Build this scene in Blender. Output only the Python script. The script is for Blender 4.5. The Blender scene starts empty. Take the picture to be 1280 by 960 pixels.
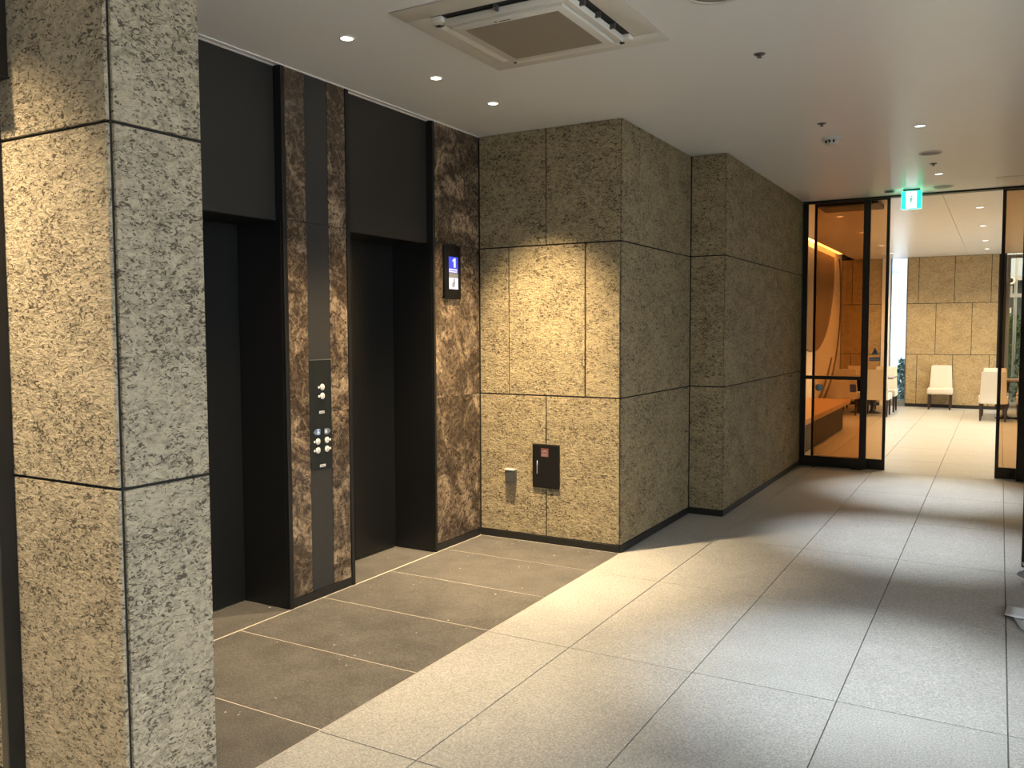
import bpy, bmesh, math, random
from mathutils import Vector, Matrix
random.seed(7)
S = bpy.context.scene
COL = S.collection
R = math.radians
ZC = 2.89            # ceiling height

# ------------------------------------------------------------------ camera
yaw, pitch, roll, FPX = R(29.754), R(-3.5566), R(-0.2057), 1066.13
fw = Vector((-math.sin(yaw)*math.cos(pitch), math.cos(yaw)*math.cos(pitch), math.sin(pitch)))
r0 = Vector((math.cos(yaw), math.sin(yaw), 0)); u0 = r0.cross(fw)
rv = r0*math.cos(roll) + u0*math.sin(roll); uv = -r0*math.sin(roll) + u0*math.cos(roll)
cam_d = bpy.data.cameras.new('camera'); cam = bpy.data.objects.new('camera', cam_d); COL.objects.link(cam)
cam_d.sensor_width = 36; cam_d.lens = FPX/1280*36; cam_d.clip_start = .02; cam_d.clip_end = 200
m = Matrix.Identity(4)
for i in range(3):
    m[i][0], m[i][1], m[i][2] = rv[i], uv[i], -fw[i]
m[2][3] = 1.5
cam.matrix_world = m
S.camera = cam

# ------------------------------------------------------------------ world, exposure
S.view_settings.view_transform = 'Standard'; S.view_settings.look = 'None'
S.view_settings.gamma = 1; S.view_settings.use_curve_mapping = False
S.view_settings.exposure = 0.6
S.cycles.use_denoising = True
S.cycles.max_bounces = 10; S.cycles.diffuse_bounces = 5; S.cycles.glossy_bounces = 4
S.cycles.transparent_max_bounces = 16; S.cycles.caustics_reflective = False; S.cycles.caustics_refractive = False
S.cycles.sample_clamp_indirect = 4
W = bpy.data.worlds.new('overcast_sky'); S.world = W; W.use_nodes = True
wn = W.node_tree.nodes; wl = W.node_tree.links
bgn = wn['Background']
tc = wn.new('ShaderNodeTexCoord'); sx = wn.new('ShaderNodeSeparateXYZ'); rp = wn.new('ShaderNodeValToRGB')
wl.new(tc.outputs['Generated'], sx.inputs[0]); wl.new(sx.outputs['Z'], rp.inputs[0]); wl.new(rp.outputs[0], bgn.inputs[0])
rp.color_ramp.elements[0].color = (.90, .95, 1, 1); rp.color_ramp.elements[1].color = (.78, .90, 1, 1)
bgn.inputs[1].default_value = 4.4

# light levels (watts) and colours, used by the lamp builders below
WARM = (1, .76, .45); NEUTRAL = (.88, .95, 1); LOUNGE = (1, .80, .51)
P_WARM, P_CORRIDOR, P_LOUNGE, E_COVE = 175, 300, 95, 6.5

# ------------------------------------------------------------------ materials
def mat(name):
    M = bpy.data.materials.new(name); M.use_nodes = True
    nt = M.node_tree; b = nt.nodes['Principled BSDF']
    return M, nt, b
def plain(name, col, rough=.5, metal=0, spec=.5, emit=None, es=0, grain=0, gscale=60):
    M, nt, b = mat(name)
    b.inputs['Base Color'].default_value = (*col, 1); b.inputs['Roughness'].default_value = rough
    b.inputs['Metallic'].default_value = metal; b.inputs['Specular IOR Level'].default_value = spec
    if emit: b.inputs['Emission Color'].default_value = (*emit, 1); b.inputs['Emission Strength'].default_value = es
    if grain:
        t = nt.nodes.new('ShaderNodeTexCoord'); n = nt.nodes.new('ShaderNodeTexNoise'); n.inputs['Scale'].default_value = gscale
        n.inputs['Detail'].default_value = 4
        nt.links.new(t.outputs['Object'], n.inputs['Vector'])
        mx = nt.nodes.new('ShaderNodeMix'); mx.data_type = 'RGBA'
        mx.inputs[6].default_value = (*[c*(1-grain) for c in col], 1); mx.inputs[7].default_value = (*[min(1, c*(1+grain)) for c in col], 1)
        nt.links.new(n.outputs['Fac'], mx.inputs[0]); nt.links.new(mx.outputs[2], b.inputs['Base Color'])
        bp = nt.nodes.new('ShaderNodeBump'); bp.inputs['Strength'].default_value = .08; bp.inputs['Distance'].default_value = .002
        nt.links.new(n.outputs['Fac'], bp.inputs['Height']); nt.links.new(bp.outputs[0], b.inputs['Normal'])
    return M
def coords(nt, scale=(1, 1, 1), rot=(0, 0, 0), rnd=True):
    t = nt.nodes.new('ShaderNodeTexCoord'); v = t.outputs['Object']
    if rnd:
        oi = nt.nodes.new('ShaderNodeObjectInfo'); ml = nt.nodes.new('ShaderNodeVectorMath'); ml.operation = 'SCALE'
        ml.inputs[0].default_value = (17.3, 31.7, 23.1); nt.links.new(oi.outputs['Random'], ml.inputs['Scale'])
        ad = nt.nodes.new('ShaderNodeVectorMath'); nt.links.new(v, ad.inputs[0]); nt.links.new(ml.outputs[0], ad.inputs[1]); v = ad.outputs[0]
    mp = nt.nodes.new('ShaderNodeMapping'); mp.inputs['Scale'].default_value = scale; mp.inputs['Rotation'].default_value = rot
    nt.links.new(v, mp.inputs[0]); return mp.outputs[0]
def noise(nt, v, scale, detail=4, rough=.55, dist=0):
    n = nt.nodes.new('ShaderNodeTexNoise'); n.inputs['Scale'].default_value = scale; n.inputs['Detail'].default_value = detail
    n.inputs['Roughness'].default_value = rough; n.inputs['Distortion'].default_value = dist
    nt.links.new(v, n.inputs['Vector']); return n.outputs['Fac']
def ramp(nt, f, stops):
    r = nt.nodes.new('ShaderNodeValToRGB'); e = r.color_ramp.elements
    while len(e) < len(stops): e.new(.5)
    for k, (p, c) in enumerate(stops):
        e[k].position = p; e[k].color = (*c, 1) if len(c) == 3 else c
    nt.links.new(f, r.inputs[0]); return r.outputs[0]
def mixc(nt, f, a, b, blend='MIX'):
    x = nt.nodes.new('ShaderNodeMix'); x.data_type = 'RGBA'; x.blend_type = blend
    for s, i in ((f, 0), (a, 6), (b, 7)):
        if hasattr(s, 'links'): nt.links.new(s, x.inputs[i])
        elif i == 0: x.inputs[0].default_value = s
        else: x.inputs[i].default_value = (*s, 1)
    return x.outputs[2]
def mth(nt, op, a, b):
    x = nt.nodes.new('ShaderNodeMath'); x.operation = op
    for s, i in ((a, 0), (b, 1)):
        if hasattr(s, 'links'): nt.links.new(s, x.inputs[i])
        else: x.inputs[i].default_value = s
    return x.outputs[0]
def bump(nt, b, h, strength, dist):
    p = nt.nodes.new('ShaderNodeBump'); p.inputs['Strength'].default_value = strength; p.inputs['Distance'].default_value = dist
    nt.links.new(h, p.inputs['Height']); nt.links.new(p.outputs[0], b.inputs['Normal'])
g = lambda v: (v, v, v)

def stone_material(name, base, dark, fleck, fs, bd):
    M, nt, b = mat(name)
    v = coords(nt, (1, 1, 1.8), (0, R(-16), 0))
    big = noise(nt, v, 4, 3, .6, .5)
    f1 = noise(nt, v, fs, 6, .60, 1.1)
    f2 = noise(nt, v, fs*2.7, 4, .65, .8)
    f3 = noise(nt, v, fs*1.5, 3, .6, 1.6)
    lo = mth(nt, 'MULTIPLY', mth(nt, 'SUBTRACT', big, .5), .22)
    wisp = mth(nt, 'ADD', mth(nt, 'ADD', f1, lo), mth(nt, 'MULTIPLY', mth(nt, 'SUBTRACT', f2, .5), .5))
    spot_ = mth(nt, 'ADD', mth(nt, 'ADD', f3, lo), mth(nt, 'MULTIPLY', mth(nt, 'SUBTRACT', f2, .5), .35))
    c = mixc(nt, ramp(nt, f2, [(.34, g(0)), (.62, g(1))]), dark, base)
    mid = tuple((p*.45+q*.55) for p, q in zip(base, fleck))
    c = mixc(nt, mth(nt, 'MULTIPLY', ramp(nt, wisp, [(.44, g(0)), (.60, g(1))]), .85), c, mid)
    c = mixc(nt, mth(nt, 'MULTIPLY', ramp(nt, spot_, [(.535, g(0)), (.615, g(1))]), .92), c, fleck)
    nt.links.new(c, b.inputs['Base Color']); b.inputs['Roughness'].default_value = .75; b.inputs['Specular IOR Level'].default_value = .3
    h = mth(nt, 'ADD', mth(nt, 'MULTIPLY', f1, -.8), mth(nt, 'MULTIPLY', f2, .45))
    bump(nt, b, h, 1.0, bd)
    return M
M_STONE = stone_material('split_granite', (.62, .505, .305), (.40, .32, .185), (.085, .060, .034), 27, .040)
M_STONE_L = stone_material('lounge_split_granite', (.66, .50, .275), (.52, .385, .20), (.27, .185, .09), 27, .036)
M_STONE_N = stone_material('flecked_granite', (.60, .515, .37), (.42, .35, .245), (.070, .056, .038), 27, .020)

def marble_material():
    M, nt, b = mat('brown_marble')
    v = coords(nt, (1, 1, 1), (0, R(35), 0))
    a = noise(nt, v, 26, 9, .72, 1.0)
    z = noise(nt, v, 3.4, 4, .6, 1.2)
    def ridge(s, w, dist):
        n = noise(nt, v, s, 6, .6, dist)
        return ramp(nt, mth(nt, 'ABSOLUTE', mth(nt, 'SUBTRACT', n, .5), 0), [(0, g(1)), (w, g(0))])
    c = ramp(nt, a, [(.32, (.020, .014, .010)), (.50, (.055, .038, .026)), (.64, (.105, .074, .050)), (.78, (.25, .185, .125))])
    cloud = ramp(nt, z, [(.48, g(0)), (.63, g(1))])
    c = mixc(nt, mth(nt, 'MULTIPLY', mth(nt, 'MULTIPLY', cloud, ramp(nt, a, [(.40, g(0)), (.58, g(1))])), .8), c, (.40, .285, .18))
    c = mixc(nt, mth(nt, 'MULTIPLY', ridge(7, .022, 1.4), .40), c, (.34, .245, .15))
    c = mixc(nt, mth(nt, 'MULTIPLY', mth(nt, 'MULTIPLY', ridge(2.4, .012, 1.0), cloud), .7), c, (.5, .38, .25))
    nt.links.new(c, b.inputs['Base Color']); b.inputs['Roughness'].default_value = .22
    return M
M_MARBLE = marble_material()

def tile_material(name, c0, c1, speck, sp_amt, rough, mottle=4):
    M, nt, b = mat(name)
    v = coords(nt)
    a = noise(nt, v, mottle, 5, .6, .3); f = noise(nt, v, 130, 3, .7)
    c = mixc(nt, ramp(nt, a, [(.3, g(0)), (.7, g(1))]), c0, c1)
    c = mixc(nt, mth(nt, 'MULTIPLY', ramp(nt, f, [(.42, g(1)), (.5, g(0))]), .5), c, tuple(x*.55 for x in c0))
    c = mixc(nt, mth(nt, 'MULTIPLY', ramp(nt, f, [(.54, g(0)), (.64, g(1))]), .5), c, tuple(min(1, x*1.5) for x in c1))
    vo = nt.nodes.new('ShaderNodeTexVoronoi'); vo.inputs['Scale'].default_value = 16; nt.links.new(v, vo.inputs['Vector'])
    dots = mth(nt, 'LESS_THAN', vo.outputs['Distance'], mth(nt, 'MULTIPLY', ramp(nt, noise(nt, v, 3.1, 2), [(.42, g(0)), (.70, g(1))]), .13))
    c = mixc(nt, mth(nt, 'MULTIPLY', dots, sp_amt), c, speck)
    nt.links.new(c, b.inputs['Base Color']); b.inputs['Roughness'].default_value = rough; b.inputs['Specular IOR Level'].default_value = .28
    bump(nt, b, f, .12, .002)
    return M
M_TILE = tile_material('grey_granite_tile', (.38, .37, .35), (.44, .43, .405), (.75, .73, .7), .25, .55)
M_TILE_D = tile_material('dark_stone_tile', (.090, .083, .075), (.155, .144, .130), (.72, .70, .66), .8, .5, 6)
M_TILE_L = tile_material('lounge_tile', (.40, .385, .35), (.45, .435, .40), (.7, .7, .7), 0, .38)

M_GROUT = plain('dark_grout', (.15, .14, .125), .9)
M_GROUT_L = plain('pale_grout', (.55, .50, .43), .9)
M_CORE = plain('joint_backing', (.02, .017, .014), .95)
M_BASE = plain('black_skirting', (.012, .011, .010), .45, grain=.1)
M_BLACK = plain('black_steel', (.009, .0085, .008), .4, .1, grain=.06)
M_DOOR = plain('elevator_door_steel', (.010, .010, .009), .35, .3, grain=.05)
M_HEAD = plain('charcoal_header_steel', (.024, .023, .021), .45, .2, grain=.05)
M_STRIP = plain('dark_brushed_steel', (.045, .044, .043), .42, .4, grain=.06)
M_FRAME = plain('bronze_black_frame', (.022, .016, .012), .4, .4)
M_HOUSE = plain('black_display_housing', (.006, .006, .006), .5, 0, .15)
M_LIP = plain('pale_metal_lip', (.60, .58, .54), .5, .2)
M_BOX = plain('dark_brown_steel', (.02, .015, .010), .7, 0, .2)
M_RAILM = plain('olive_grey_steel', (.075, .068, .055), .45, .4)
M_SILL = plain('bright_metal', (.62, .58, .5), .3, .9)
M_CHROME = plain('chrome', (.7, .69, .66), .18, 1)
M_GREYMET = plain('brushed_grey_metal', (.11, .11, .11), .4, .5)
M_PAINT = plain('white_ceiling_paint', (.88, .865, .84), .31, 0, .4, grain=.015, gscale=25)
M_TRIM = plain('white_trim', (.80, .77, .73), .5)
M_WHITE = plain('white_plastic', (.70, .66, .59), .4)
M_GRILLE = plain('grey_beige_filter', (.26, .22, .17), .7, grain=.08, gscale=220)
M_SLOT_SHADE = plain('painted_slot_shade', (.015, .014, .013), .8)  # near-black colour stands in for the shade inside slots and gaps
M_GRIL2 = plain('grey_speaker_mesh', (.33, .33, .31), .7, grain=.1, gscale=200)
M_BTN = plain('white_button', (.80, .76, .68), .35)
M_MARK = plain('brown_print', (.35, .27, .2), .6)
M_BLUE = plain('blue_pictogram', (.10, .20, .42), .4)
M_BLUEGREY = plain('grey_blue_pictogram', (.14, .17, .22), .4)
M_LABEL = plain('silver_label', (.6, .6, .58), .4)
M_LED = plain('warm_lamp', (1, 1, 1), .4, emit=(1, .9, .72), es=6)
M_LEDC = plain('neutral_lamp', (1, 1, 1), .4, emit=(1, .97, .9), es=2.2)
M_COVE = plain('cove_lamp', (1, 1, 1), .4, emit=(1, .72, .40), es=E_COVE)
M_PLASTER = plain('pale_plaster', (.66, .57, .44), .8, grain=.03, gscale=20)
M_DISC = plain('brown_relief_disc', (.17, .12, .07), .7, grain=.1, gscale=40)
M_WOOD = plain('tan_bench_wood', (.46, .29, .15), .45, grain=.15, gscale=9)
M_BENCHB = plain('dark_bench_base', (.018, .014, .010), .6)
M_LEATHER = plain('cream_leather', (.64, .59, .51), .45, grain=.02)
M_LEG = plain('dark_wood_leg', (.035, .02, .014), .4)
M_TABLE = plain('grey_brown_table_top', (.17, .14, .12), .35)
M_IRON = plain('dark_iron', (.02, .02, .022), .3, .7)
M_PAPER = plain('white_paper', (.80, .83, .88), .7)
M_SKYBLUE = plain('screen_blue', (.02, .02, .05), .3, emit=(.035, .06, .75), es=.75)
M_SCRW = plain('screen_white', (.3, .3, .3), .3, emit=(.72, .74, 1), es=.62)
M_SCRG = plain('screen_olive', (.1, .1, .1), .3, emit=(.20, .18, .13), es=.6)
M_SCRGREY = plain('screen_grey', (.1, .1, .1), .3, emit=(.30, .30, .40), es=.5)
M_EXG = plain('exit_green', (.0, .3, .15), .4, emit=(.02, .70, .36), es=1.5)
M_EXT = plain('exit_green_side', (.0, .3, .15), .4, emit=(.03, .75, .42), es=5.0)
M_EXW = plain('exit_white', (.8, .8, .8), .4, emit=(.85, 1, .95), es=1.5)
M_FIG = plain('exit_figure', (.0, .3, .15), .4, emit=(.03, .30, .17), es=1.0)
M_RED = plain('pink_red_label', (.17, .060, .065), .5)
M_LBW = plain('label_grey', (.33, .24, .21), .5)
M_STK = plain('blue_grey_sticker', (.13, .17, .26), .5)
M_STK2 = plain('pale_blue_sticker', (.30, .40, .52), .5)
M_STK3 = plain('maroon_sticker', (.14, .07, .08), .5)
M_ASPH = plain('asphalt', (.16, .165, .17), .9, grain=.2, gscale=30)
M_FAC = plain('pale_facade', (.72, .80, .84), .8, grain=.04, gscale=3)
M_FACB = plain('blue_grey_facade', (.36, .50, .68), .8, grain=.05, gscale=3)
M_FACD = plain('dark_facade', (.045, .075, .095), .8, grain=.2, gscale=3)
M_WINF = plain('grey_window_frame', (.22, .25, .28), .45, .3)
M_POLE = plain('pale_pole', (.36, .42, .47), .6, grain=.08)
M_LEAF = plain('leaf_green', (.055, .13, .055), .6, grain=.3, gscale=6)
M_LEAFB = plain('leaf_blue_green', (.10, .20, .19), .6, grain=.3, gscale=6)

def glass_material(name, tint, refl=1.0):
    M = bpy.data.materials.new(name); M.use_nodes = True; nt = M.node_tree; nt.nodes.clear()
    o = nt.nodes.new('ShaderNodeOutputMaterial'); t = nt.nodes.new('ShaderNodeBsdfTransparent'); t.inputs[0].default_value = (*tint, 1)
    gl = nt.nodes.new('ShaderNodeBsdfGlossy'); gl.inputs['Roughness'].default_value = .01
    fr = nt.nodes.new('ShaderNodeFresnel'); fr.inputs['IOR'].default_value = 1.45
    mx = nt.nodes.new('ShaderNodeMixShader')
    k = nt.nodes.new('ShaderNodeMath'); k.operation = 'MULTIPLY'; k.inputs[1].default_value = refl
    nt.links.new(fr.outputs[0], k.inputs[0]); nt.links.new(k.outputs[0], mx.inputs[0])
    nt.links.new(t.outputs[0], mx.inputs[1]); nt.links.new(gl.outputs[0], mx.inputs[2]); nt.links.new(mx.outputs[0], o.inputs[0])
    return M
# each pane is a slab: light crosses two faces, so the tint is the square root of the pane's
M_TINT = glass_material('bronze_glass', (.81, .665, .50), .7)
M_CLEAR = glass_material('clear_glass', (.97, .98, .972), .6)
M_FILM = glass_material('clear_plastic_film', (.93, .95, .97), .8)
M_FILM.node_tree.nodes['Glossy BSDF'].inputs['Roughness'].default_value = .35

# ------------------------------------------------------------------ builders
_cache = {}
def box_mesh(dx, dy, dz, bev, mt, seg=1):
    key = (round(dx, 4), round(dy, 4), round(dz, 4), bev, mt.name, seg)
    if key in _cache: return _cache[key]
    bm = bmesh.new(); bmesh.ops.create_cube(bm, size=1)
    bmesh.ops.scale(bm, vec=(dx, dy, dz), verts=bm.verts)
    if bev: bmesh.ops.bevel(bm, geom=list(bm.edges), offset=bev, segments=seg, affect='EDGES', profile=.5)
    me = bpy.data.meshes.new('mesh'); bm.to_mesh(me); bm.free(); me.materials.append(mt)
    if bev and seg > 1:
        for p in me.polygons: p.use_smooth = True
    _cache[key] = me; return me
def place(o, parent, world):
    COL.objects.link(o)
    if parent is not None:
        o.parent = parent; base = Vector((0, 0, 0)); p = parent
        while p is not None: base += p.location; p = p.parent
        o.location = Vector(world) - base
    else: o.location = world
    return o
def box(name, lo, hi, mt, parent=None, bev=0, seg=1, face=None):
    """axis-aligned box; face='x' builds it with its local X along world Y (for walls that face +X)"""
    c = [(a+b)/2 for a, b in zip(lo, hi)]; d = [abs(b-a) for a, b in zip(lo, hi)]
    if face == 'x':
        o = bpy.data.objects.new(name, box_mesh(d[1], d[0], d[2], bev, mt, seg)); place(o, parent, c); o.rotation_euler.z = R(90)
    elif face == 'z':
        o = bpy.data.objects.new(name, box_mesh(d[0], d[1], d[2], bev, mt, seg)); place(o, parent, c)
    else:
        o = bpy.data.objects.new(name, box_mesh(*d, bev, mt, seg)); place(o, parent, c)
    return o
def mesh_obj(name, bm, mt, parent=None, loc=(0, 0, 0), smooth=False):
    me = bpy.data.meshes.new(name); bm.to_mesh(me); bm.free()
    for x in (mt if isinstance(mt, (list, tuple)) else [mt]): me.materials.append(x)
    if smooth:
        for p in me.polygons: p.use_smooth = True
    return place(bpy.data.objects.new(name, me), parent, loc)
def lathe(name, prof, mt, parent=None, loc=(0, 0, 0), n=24, axis='z', smooth=True):
    bm = bmesh.new(); rings = []
    for r, z in prof:
        if r < 1e-6: rings.append([bm.verts.new((0, 0, z))])
        else: rings.append([bm.verts.new((r*math.cos(2*math.pi*k/n), r*math.sin(2*math.pi*k/n), z)) for k in range(n)])
    for a, b in zip(rings, rings[1:]):
        for k in range(n):
            q = [a[k % len(a)], a[(k+1) % len(a)], b[(k+1) % len(b)], b[k % len(b)]]
            u = []
            for vv in q:
                if vv not in u: u.append(vv)
            if len(u) > 2: bm.faces.new(u)
    bmesh.ops.recalc_face_normals(bm, faces=bm.faces)
    if axis == 'x': bmesh.ops.rotate(bm, verts=bm.verts, cent=(0, 0, 0), matrix=Matrix.Rotation(R(90), 3, 'Y'))
    if axis == '-y': bmesh.ops.rotate(bm, verts=bm.verts, cent=(0, 0, 0), matrix=Matrix.Rotation(R(90), 3, 'X'))
    return mesh_obj(name, bm, mt, parent, loc, smooth)
def prism(name, pts, thick, mt, parent=None, loc=(0, 0, 0), plane='xz'):
    """extrude a polygon; plane 'xz' faces -Y, 'yz' faces +X"""
    bm = bmesh.new(); n = len(pts)
    f = (lambda a, b, t: (a, -t, b)) if plane == 'xz' else (lambda a, b, t: (t, a, b))
    lo = [bm.verts.new(f(a, b, 0)) for a, b in pts]; hi = [bm.verts.new(f(a, b, thick)) for a, b in pts]
    bm.faces.new(lo); bm.faces.new(hi)
    for k in range(n): bm.faces.new((lo[k], lo[(k+1) % n], hi[(k+1) % n], hi[k]))
    bmesh.ops.recalc_face_normals(bm, faces=bm.faces)
    return mesh_obj(name, bm, mt, parent, loc)
def empty(name, loc, label=None, cat=None, group=None):
    o = bpy.data.objects.new(name, None); o.empty_display_size = .1; COL.objects.link(o); o.location = loc
    if label: tag(o, label, cat, group)
    return o
def tag(o, label, cat, group=None):
    o['label'] = label; o['category'] = cat
    if group: o['group'] = group
    return o
def struct(o, label=None, cat=None):
    o['kind'] = 'structure'
    if label: o['label'] = label
    if cat: o['category'] = cat
    return o
def copy_tree(o, parent=None):
    c = o.copy(); COL.objects.link(c); c.parent = parent
    for ch in list(o.children): copy_tree(ch, c)
    return c
def spot(name, loc, power, col, deg, blend, parent=None, aim=None, rad=.03):
    l = bpy.data.lights.new(name, 'SPOT'); l.energy = power; l.color = col; l.spot_size = R(deg); l.spot_blend = blend; l.shadow_soft_size = rad
    o = bpy.data.objects.new(name, l); place(o, parent, loc)
    if aim: o.rotation_euler = (Vector(aim)-Vector(loc)).to_track_quat('-Z', 'Y').to_euler()
    return o

# ================================================================== SETTING
# ---- floor: dark bed with every tile on it
XL, XW, X2, YE, Y2, YG = -3.292, -2.185, -1.898, 5.284, 6.73, 9.757
floor = struct(box('floor', (-5, -3.2, -.2), (2.6, 18.3, -.008), M_GROUT), 'stone tiled floor of the lobby', 'floor')
GP = .0025
def tile(x0, x1, y0, y1, mt, gx=GP):
    o = box('floor_tile', (x0+gx, y0+gx, -.010), (x1-gx, y1-gx, 0), mt, floor, .0008); return o
ys = [3.57+1.222*k for k in range(-5, 6)]                    # corridor joints across
xs = [2.466, 1.866, 1.266, .666, .066, -.534, -1.134, -1.735, XW]
for y0, y1 in zip(ys, ys[1:]):
    for x1, x0 in zip(xs, xs[1:]):
        if x1 < X2+.01 and y0 > Y2-.2: continue
        tile(x0, x1, y0, min(y1, 9.68), M_TILE)
for y0, y1 in ((-2.54, -1.318), (-1.318, -.096), (-.096, 1.126), (1.126, 1.545)):   # in front of the near stone wall
    for x1, x0 in zip((XW, -2.785, -3.385, -3.985, -4.585), (-2.785, -3.385, -3.985, -4.585, -4.99)): tile(x0, x1, y0, y1, M_TILE)
bed = box('grout_bed', (-3.64, 1.90, -.0079), (XW-.001, 5.29, -.0012), M_GROUT_L, floor)
ya = [3.585+.611*k for k in range(-3, 3)]+[5.28]
ya[0] = 1.885
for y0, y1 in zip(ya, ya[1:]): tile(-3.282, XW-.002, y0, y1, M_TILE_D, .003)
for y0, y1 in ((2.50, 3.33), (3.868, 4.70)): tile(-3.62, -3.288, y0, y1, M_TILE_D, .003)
yl = [9.68, 10.64, 11.86, 13.08, 14.30, 15.52, 16.74, 17.96, 18.24]
xl = [2.466, 1.866, 1.266, .666, .066, -.534, -1.134, -1.735, -2.335, -2.79]
for y0, y1 in zip(yl, yl[1:]):
    for x1, x0 in zip(xl, xl[1:]): tile(x0, x1, y0, y1, M_TILE_L)

# ---- ceiling
ceiling = struct(box('ceiling', (-5, -3.2, ZC), (2.6, 9.72, ZC+.15), M_PAINT), 'white painted ceiling', 'ceiling')
box('ceiling_panel', (-2.55, 9.72, ZC), (-.560, 18.25, ZC+.15), M_PAINT, ceiling)
box('ceiling_panel', (-.555, 9.72, ZC), (2.6, 18.25, ZC+.15), M_PAINT, ceiling)
box('cove_lid', (-2.81, 9.72, ZC+.20), (-2.55, 18.25, ZC+.25), M_PAINT, ceiling)
box('access_panel_frame', (-.07, 9.06, ZC-.004), (.50, 9.62, ZC-.001), M_TRIM, ceiling)
box('access_panel', (-.055, 9.075, ZC-.006), (.485, 9.605, ZC-.004), M_PAINT, ceiling)
cove = box('cove_light', (-2.74, 9.85, ZC+.06), (-2.62, 17.5, ZC+.10), M_COVE)
tag(cove, 'glowing warm cove light strip along the lounge ceiling edge above the bench', 'light')

# ---- stone walls
TH = .012; J = .0048
def stone_x(wall, y, x0, x1, z0, z1, mt):       # panel facing -Y
    return box('stone_panel', (x0+J, y, z0+J), (x1-J, y+TH, z1-J), mt, wall, .0015)
def stone_y(wall, x, y0, y1, z0, z1, mt):       # panel facing +X
    return box('stone_panel', (x-TH, y0+J, z0+J), (x, y1-J, z1-J), mt, wall, .0015, face='x')
ZR = [.05, 1.047, 2.093, ZC]
def rows_x(wall, y, x0, x1, cuts, mt):
    for r in range(3):
        e = [x0]+[c for c in cuts[r] if x0 < c < x1]+[x1]
        for a, b in zip(e, e[1:]): stone_x(wall, y, a, b, ZR[r], ZR[r+1]+(J if r == 2 else 0)-(.002 if r == 2 else 0), mt)
def rows_y(wall, x, y0, y1, cuts, mt):
    for r in range(3):
        e = [y0]+[c for c in cuts[r] if y0 < c < y1]+[y1]
        for a, b in zip(e, e[1:]): stone_y(wall, x, a, b, ZR[r], ZR[r+1]+(J if r == 2 else 0)-(.002 if r == 2 else 0), mt)

wall_end = struct(box('wall_end', (-3.955, YE+TH, .0), (XW-TH, YE+.2, ZC), M_CORE), 'end wall of the elevator hall clad in warm lit stone panels', 'wall')
rows_x(wall_end, YE, XL+.004, XW-TH+J, ([-2.747], [-3.046, -2.447], [-2.747]), M_STONE)
wall_cor = struct(box('wall_corridor', (XW-.21, YE+.2, 0), (XW-TH, Y2, ZC), M_CORE), 'grey lit stone wall running down the corridor beside the end wall', 'wall')
rows_y(wall_cor, XW, YE+TH, Y2, ([5.60, 6.212], [5.61, 5.911, 6.51], [5.615, 6.212]), M_STONE)
wall_ret = struct(box('wall_return', (XW-.21, Y2+TH, 0), (X2-TH, Y2+.2, ZC), M_CORE), 'short stone return facing the camera where the corridor narrows', 'wall')
rows_x(wall_ret, Y2, XW+.002, X2-TH+J, ([], [], []), M_STONE)
wall_pas = struct(box('wall_passage', (X2-.21, Y2+.2, 0), (X2-TH, YG-.05, ZC), M_CORE), 'stone corridor wall ending at the glass doors', 'wall')
rows_y(wall_pas, X2, Y2+TH, 9.715, ([6.925, 7.525, 8.125, 8.725, 9.325], [7.225, 7.825, 8.425, 9.025], [6.925, 7.525, 8.125, 8.725, 9.325]), M_STONE)
wall_front = struct(box('wall_front', (-5, 1.549+TH, 0), (-2.183-TH, 1.876, ZC), M_CORE), 'near stone pier, warm lit front face and grey side face', 'wall')
rows_x(wall_front, 1.549, -4.99, -2.183-TH+J, ([-3.95, -2.757], [-3.95, -2.757], [-3.95, -2.757]), M_STONE_N)
rows_y(wall_front, -2.183, 1.549+TH, 1.872, ([], [], []), M_STONE_N)

# ---- elevator wall
wall_left = struct(box('wall_left', (-4.2, 1.876, 0), (-3.96, 5.30, ZC), M_CORE), 'elevator wall of brown marble piers', 'wall')
FX = XL                                                       # face of marble
for (a, b) in ((1.880, 2.497), (3.333, 3.865), (4.703, 5.282)):
    box('pier_core', (-3.955, a, 0), (FX-TH, b, ZC-.001), M_BLACK, wall_left)
def marble(y0, y1):
    for z0, z1 in zip(ZR, ZR[1:]): box('marble_panel', (FX-TH, y0+.001, z0+.0015), (FX, y1-.001, z1-.0015), M_MARBLE, wall_left, .0008, face='x')
def edge(y0, y1): box('edge_trim', (FX-TH, y0, .0), (FX+.007, y1, ZC-.004), M_BLACK, wall_left, .001)
marble(1.90, 2.46); edge(2.468, 2.498)
edge(3.332, 3.360); marble(3.361, 3.512); marble(3.690, 3.838); edge(3.839, 3.866)
for z0, z1 in ((.05, .733), (1.343, ZR[2]), (ZR[2], ZC-.004)):
    box('steel_strip', (FX-TH, 3.514, z0+.001), (FX-.002, 3.688, z1-.001), M_STRIP, wall_left, .0006, face='x')
edge(4.702, 4.722); marble(4.723, 5.282)
box('ceiling_trim', (FX-.001, 1.88, ZC-.005), (FX+.010, 5.28, ZC-.0005), M_TRIM, wall_left)
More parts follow.
